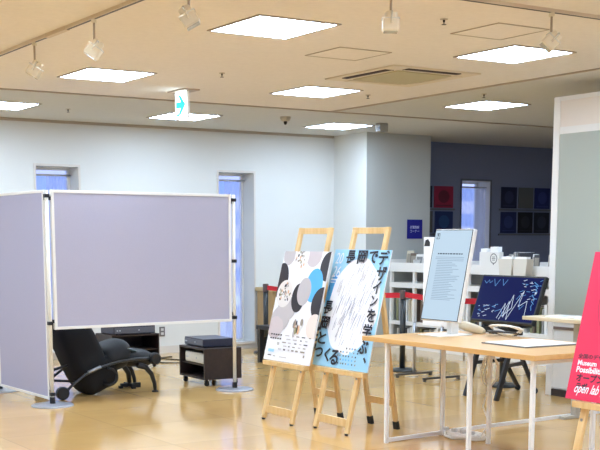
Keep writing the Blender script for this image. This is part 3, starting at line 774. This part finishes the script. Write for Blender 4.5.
for i, (a, bnd) in enumerate(((.40, .92), (.44, .88), (.36, .94), (.40, .86), (.30, .90))):
    u = a
    while u < bnd:
        L = rr.uniform(.03, .09); p.line(u, .765+i*.032, u+L, .765+i*.032, .008 if i != 4 else .012, rr.choice([pf1, pgr, ptx])); u += L+rr.uniform(.03, .08)
p.rect(.09, .90, .22, .925, plb); p.line(.1, .956, .18, .956, .008, ptx); p.line(.22, .96, .27, .96, .006, pf1); p.line(.36, .962, .52, .962, .006, pgr); p.line(.86, .93, .89, .93, .02, pf1)
for i in range(4): p.line(.26+.012*i, .845, .268+.012*i, .845, .02, pf1)
p.done('printed_face', b1)

# --- easel 2, Japanese design poster
easel(4.815, 7.265, 6.86, 'pine easel holding the light blue lettered poster, nearest the table', (7.40, 6.74))
b2 = board(4.815+k*.457-.030, 7.07, .462, LEAN, .705, .885, 'light blue and white poster with large dark Japanese lettering')
p = Print(.705, .885)
p.rect(0, 0, 1, 1, plb)
n = 64; rr = random.Random(11); blob = []
for i in range(n):
    a = 2*PI*i/n; blob.append((.52+.45*math.cos(a)*(1+.03*math.sin(7*a)), .475+.405*math.sin(a)*(1+.02*math.sin(9*a+1))))
p.ell(.13, .36, .13, .16, pbl, tilt=.5)
p.shape(blob, pw_)
for i in range(120):
    u, v = .53+rr.uniform(-.34, .34), .46+rr.uniform(-.33, .33)
    if ((u-.53)/.40)**2+((v-.46)/.36)**2 < .85:
        L = rr.uniform(.05, .12); p.line(u, v+L/2, u+L*.45*rr.uniform(.6, 1.3), v-L/2, .005, rr.choice([pgr, pgr, mat('ink_sketch', (150, 158, 176), .5)]))
for r_ in range(5):
    u = .42+r_*.01
    while u < .78:
        if (r_ < 1 and u < .55): u += .05; continue
        p.line(u, .83+r_*.032, u+.018, .826+r_*.032, .012, rr.choice([ptx, pbl, pf1])); u += rr.uniform(.035, .07)
chars = [('長', .33, .065, .165, .115), ('岡', .535, .065, .165, .115), ('で', .725, .062, .15, .105), ('デ', .905, .065, .17, .12), ('ザ', .915, .195, .165, .12), ('イ', .885, .308, .13, .11), ('ン', .885, .42, .12, .09),
         ('を', .89, .54, .15, .11), ('学', .875, .665, .155, .115), ('ぶ', .86, .80, .165, .115), ('、', .93, .905, .06, .05),
         ('長', .105, .505, .165, .12), ('岡', .10, .64, .16, .12), ('と', .10, .765, .15, .105), ('つ', .09, .89, .155, .085), ('く', .255, .90, .10, .12), ('る', .39, .915, .155, .13)]
for ch, u, v, wu, hv in chars: p.text(ch, u-wu/2, v-hv/2, u+wu/2, v+hv/2, ptx, 0, .028)
p.text('20', .06, .03, .20, .125, pw_, .2, .0); p.text('26', .05, .145, .19, .24, pw_, .2, .0)
p.line(.05, .262, .15, .262, .012, pw_); p.line(.05, .285, .13, .285, .008, pw_); p.line(.045, .31, .05, .36, .006, ptx)
p.done('printed_face', b2)

# --- red easel poster at the right edge
easel(4.74, 4.60, 4.18, 'pine easel holding the red poster at the right frame edge', (4.66, 4.06), .490)
b3 = board(4.74+k*.51-.030, 4.385, .512, LEAN, .70, .840, 'red poster with black and white lettering on the right-hand easel', (222, 60, 92))
red = mat('ink_red', (232, 40, 84), .5); redl = mat('ink_dark_red', (176, 22, 62), .5)
p = Print(.70, .840)
p.rect(0, 0, 1, 1, red)
for ru in (.40,):
    for i in range(56):
        a0, a1 = 2*PI*i/56, 2*PI*(i+1)/56
        p.z = .0045; p.shape([(.55+ru*math.cos(a)*r_, .33+ru*.80*math.sin(a)*r_) for a, r_ in ((a0, 1), (a1, 1), (a1, .985), (a0, .985))], redl)
for (x0, y0, x1, y1) in ((.42, .22, .52, .40), (.52, .40, .62, .25), (.42, .30, .64, .30)): p.line(x0, y0, x1, y1, .012, redl)
p.text('全国のデザイ', .05, .690, .36, .722, ptx, 0, .02)
p.text('Museum', .06, .732, .26, .768, pw_, 0, .03); p.text('Possibilities', .06, .775, .38, .816, pw_, 0, .03)
p.text('オープン', .075, .822, .36, .876, ptx, 0, .03); p.text('ラボ', .09, .884, .21, .935, ptx, 0, .03)
p.text('open lab', .08, .888, .34, .972, pw_, .45, .014)
p.text('2', .36, .88, .41, .96, pw_, 0, .03)
p.done('printed_face', b3)

# ================================================================ MAIN TABLE
TZ = .732
tb = thing('table', 'light wood display table with white metal legs in the foreground', 'table', (5.22, 5.83, 0))
MB().box((.04, 0, TZ-.016), (.88, 1.71, .032), None, .003).build('tabletop', beech, tb)
for x, y in ((4.93, 6.53), (5.47, 6.58), (4.93, 5.67), (5.50, 6.12), (4.93, 5.11), (5.46, 5.13)):
    MB().span((x-5.28-.0125, y-5.905-.0125, .0), (x-5.28+.0125, y-5.905+.0125, TZ-.032), .002).build('leg', frame_w, tb)
MB().bar((4.945-5.28, 6.53-5.905, .02), (5.455-5.28, 6.58-5.905, .02), .025, .025).build('floor_rail', frame_w, tb)
MB().bar((4.945-5.28, 5.11-5.905, .02), (5.445-5.28, 5.13-5.905, .02), .025, .025).build('floor_rail', frame_w, tb)
for y in (6.55, 5.12): MB().span((4.95-5.28, y-5.905-.012, TZ-.06), (5.45-5.28, y-5.905+.012, TZ-.032)).build('apron', frame_w, tb)

# portrait monitor
mW, mH = .412, .652; ml = math.atan(.13/.64)
mo = thing('monitor', 'white portrait monitor showing a pale text page on the table', 'monitor', (5.36, 6.41, TZ))
MB().box((-.02, 0, .004), (.30, .24, .008), None, .003).build('base_plate', frame_w, mo)
MB().bar((.05, 0, .006), (.05, 0, .34), .05, .07, (1, 0, 0), .006).build('neck', frame_w, mo)
Mm = face_matrix(5.28-5.36, 0, .100, ml)
hd = bpy.data.objects.new('screen_unit', None)
cs_ = MB(); cs_.span((-mW/2, 0, -.035), (mW/2, mH, -.002), .006)
for v in cs_.bm.verts: v.co = Mm @ v.co
cs_.build('casing', frame_w, mo); bpy.data.objects.remove(hd)
bz = MB(); bz.span((-mW/2+.006, .006, -.002), (mW/2-.006, mH-.006, .0005))
for v in bz.bm.verts: v.co = Mm @ v.co
bz.build('bezel', black, mo)
scr_m = screen('screen_page', (200, 224, 243), .8); scr_t = screen('screen_text', (160, 184, 208), .8); scr_d = screen('screen_title', (66, 80, 100), .8)
p = Print(mW-.022, mH-.022); p.z = .0006
p.rect(0, 0, 1, 1, scr_m)
p.line(.05, .035, .05, .095, .004, scr_d); p.line(.13, .035, .13, .095, .004, scr_d); p.line(.05, .035, .13, .035, .004, scr_d); p.line(.05, .095, .13, .095, .004, scr_d); p.ell(.09, .05, .018, .014, scr_d, 10); p.line(.07, .085, .11, .065, .004, scr_d)
rr = random.Random(21)
u = .16
while u < .86: L = rr.uniform(.03, .08); p.line(u, .262, u+L, .262, .008, scr_d); u += L+.015
for i in range(26):
    a = .12 if i < 2 else .18; bnd = .90 if i < 3 else rr.uniform(.6, .86)
    p.line(a, .30+i*.019, bnd, .30+i*.019, .0045, scr_t)
o = p.done('screen', mo); o.matrix_local = Matrix(((1, 0, 0, 0), (0, 1, 0, 0), (0, 0, 1, 0), (0, 0, 0, 1)))
for v in o.data.vertices: v.co = Mm @ (v.co+Vector((0, .011, 0)))
# other desk things
hs = thing('telephone_handset', 'cream handset beside the monitor base on the table', 'handset', (5.58, 6.42, TZ), (0, 0, .9))
mb = MB(); mb.pillow((0, 0, .045), (.085, .22, .065), rotm(.30, 0, 0), .7); mb.build('handset_body', mat('cream_plastic', (222, 208, 180), .4), hs)
MB().pillow((0, .075, .082), (.065, .06, .05), None, .7).build('ear_piece', mat('cream_plastic_dark', (198, 186, 158), .4), hs)
MB().pillow((0, -.085, .018), (.06, .05, .034), None, .7).build('mouth_piece', MATS['cream_plastic_dark'], hs)
cw = mat('cable_white', (236, 232, 222), .5); cbk = mat('cable_dark', (60, 58, 56), .5)
rr = random.Random(3)
for nm, m, c0, lab in (('cable_bundle', cw, (5.56, 6.02), 'white cables coiled on the table right of the handset'), ('cable_bundle', cbk, (5.60, 6.08), 'dark cables tangled behind the handset on the table')):
    pts = []
    for i in range(46):
        a = i*.47; pts.append((c0[0]+(.065+.02*math.sin(i*.7))*math.cos(a), c0[1]+(.13+.03*math.sin(i*.5))*math.sin(a), TZ+.008+(.08 if m is cw else .03)*abs(math.sin(i*.23))))
    tag(MB().tube(pts, .006, 6).build(nm, m), lab, 'cable')
dp = thing('document_panel', 'white sheet on a thin dark board on the table front', 'document', (5.34, 5.555, TZ), (0, 0, -.02))
MB().box((0, 0, .004), (.46, .42, .008)).build('backing_board', mat('board_grey', (110, 104, 98), .5), dp)
MB().box((.005, 0, .0095), (.435, .39, .003)).build('sheet', paper, dp)

# hanging cables by the rear leg, power strip, floor duct
pts = [(5.50, 6.08, TZ-.04)]
for i in range(15):
    a = i*.9; pts.append((5.455+.02*math.sin(a*.7), 6.06+.07*math.cos(a), .53-.11*math.sin(a)-.003*i))
pts += [(5.46, 6.08, .38), (5.46, 6.13, .25), (5.45, 6.05, .14), (5.44, 6.13, .03), (5.44, 6.24, .012)]
tag(MB().tube(pts, .006, 6).build('hanging_cable', cw), 'white cable looped and hanging beside the rear table leg', 'cable')
ps = thing('power_strip', 'white power strip with plugs on the floor under the table', 'power strip', (5.45, 6.37, 0), (0, 0, 1.72))
MB().box((0, 0, .018), (.34, .055, .034), None, .005).build('strip_body', frame_w, ps)
for i in range(4): MB().box((-.12+.08*i, 0, .047), (.034, .034, .026), None, .004).build('plug', mat('plug_grey', (206, 202, 196), .5), ps)
pts = [(5.45+.10*math.cos(i*.55)*(1+.3*math.sin(i*.9)), 6.30+.17*math.sin(i*.55), .012+.02*abs(math.sin(i*.37))) for i in range(36)]
tag(MB().tube(pts, .009, 6).build('cable_coil', cw), 'white cable coil around the power strip on the floor', 'cable')
tag(MB().bar((5.50, 6.56, .009), (7.60, 6.68, .009), .018, .035, (0, 0, 1), .003).build('cable_duct', frame_w), 'thin white cable duct running along the floor to the partition', 'cable duct')

# ================================================================ SECOND TABLE (right)
t2 = thing('table', 'small pale wood table near the partition, partly behind the red poster', 'table', (6.83, 6.52, 0))
MB().box((-.0, .0, .776), (.40, .96, .028), None, .003).build('tabletop', birch, t2)
for x, y in ((0, -.36), (0, .06)):
    l = MB().box((x, y, .393), (.05, .05, .738)).build('leg', mat('putty_metal', (186, 180, 166), .45), t2)
    MB().box((x, y, .012), (.30, .05, .024), None, .003).build('foot_bar', MATS['putty_metal'], l)
for i, (y, r_, lb) in enumerate(((6.72, .1, 'left stack of white paper sheets on the small pale table'), (6.42, -.15, 'right white paper sheet on the small pale table'))):
    t = thing('paper_stack', lb, 'paper', (6.83, y, .790), (0, 0, r_))
    MB().box((0, 0, .004), (.20, .24, .008)).build('sheets', paper, t); MB().box((.0, 0, .009), (.15, .10, .001)).build('printed_marks', ptint, t)

# ================================================================ TELEVISION ON ITS STAND
tvW, tvH = .785, .43; tl = math.atan(.147/.40)
tv = frame_thing('television', 'dark television showing white zigzag line drawings on navy', 'television', face_matrix(6.985, 7.65, .685, tl))
MB().span((-tvW/2, 0, -.045), (tvW/2, tvH, -.001), .006).build('casing', black, tv)
p = Print(tvW-.03, tvH-.035); p.z = .0002
nav = screen('screen_navy', (12, 24, 96), .6); sw = screen('screen_white', (215, 230, 250), .8); sb_ = screen('screen_blue', (100, 160, 225), .75)
p.rect(0, 0, 1, 1, nav)
def zig(pts, t, m):
    for a, b in zip(pts, pts[1:]): p.line(*a, *b, t, m)
zig([(.20, .05), (.245, .22), (.30, .06)], .006, sb_); zig([(.345, .05), (.38, .20), (.43, .06)], .006, sb_)
zig([(.04, .10), (.08, .16), (.12, .08), (.14, .15), (.18, .10)], .005, sb_)
zig([(.42, .95), (.50, .60), (.52, .92), (.60, .40), (.62, .70), (.50, .90)], .006, sw)
zig([(.46, .98), (.56, .55), (.58, .97), (.75, .30), (.72, .66), (.84, .52), (.86, .90)], .006, sw)
zig([(.36, .80), (.46, .74), (.50, .90)], .005, sb_); zig([(.66, .50), (.70, .40), (.75, .72), (.80, .62)], .005, sb_)
rr = random.Random(8)
for i in range(26):
    u, v = rr.uniform(.04, .34), rr.uniform(.62, .95); 
    if v < .62+(.34-u)*.2: continue
    L = rr.uniform(.015, .07); p.line(u, v, u+L, v-L*rr.uniform(-.4, .8), .005, rr.choice([sw, sw, sb_]))
for i in range(34):
    u, v = rr.uniform(.68, .97), rr.uniform(.05, .50); L = rr.uniform(.015, .06); p.line(u, v, u+L, v-L*rr.uniform(-.3, .9), .005, rr.choice([sw, sb_]))
for i in range(9): p.line(.90+rr.uniform(-.03, .05), .10+i*.07, .91+rr.uniform(-.03, .05), .17+i*.07, .008, rr.choice([sw, sb_]))
o = p.done('screen', tv)
for v in o.data.vertices: v.co += Vector((0, .018, 0))
ts = thing('television_stand', 'black folding easel stand carrying the television', 'stand', (7.3, 7.75, 0)); O2 = Vector((7.3, 7.75, 0)); q2 = lambda x, y, z: Vector((x, y, z))-O2
for y in (8.06, 7.65):
    MB().bar(q2(6.965, y, .0), q2(7.24, y-.04, .92), .03, .045, (1, 0, 0), .003).build('front_leg', blackm, ts)
for x, y in ((7.66, 8.12), (7.60, 7.83)):
    l = MB().bar(q2(x-.01, y, .045), q2(7.17, y-.10, .64), .028, .035, (1, 0, 0), .003).build('rear_leg', blackm, ts)
    MB().lathe([(.018, -.018), (.026, -.012), (.026, .012), (.018, .018)], q2(x, y, .027), 14, 'Y').build('caster', rubber, l)
MB().bar(q2(7.10, 8.04, .42), q2(7.10, 7.56, .42), .025, .035, (0, 0, 1)).build('cross_bar', blackm, ts)
MB().bar(q2(7.14, 8.06, .60), q2(7.14, 7.54, .60), .03, .05, (0, 0, 1)).build('cross_bar', blackm, ts)
MB().bar(q2(7.05, 8.05, .30), q2(7.46, 8.08, .30), .025, .03, (0, 0, 1)).build('side_brace', blackm, ts)
MB().bar(q2(7.05, 7.64, .30), q2(7.43, 7.80, .30), .025, .03, (0, 0, 1)).build('side_brace', blackm, ts)
MB().box(q2(7.13, 7.72, .655), (.12, .50, .025)).build('tv_ledge', blackm, ts)
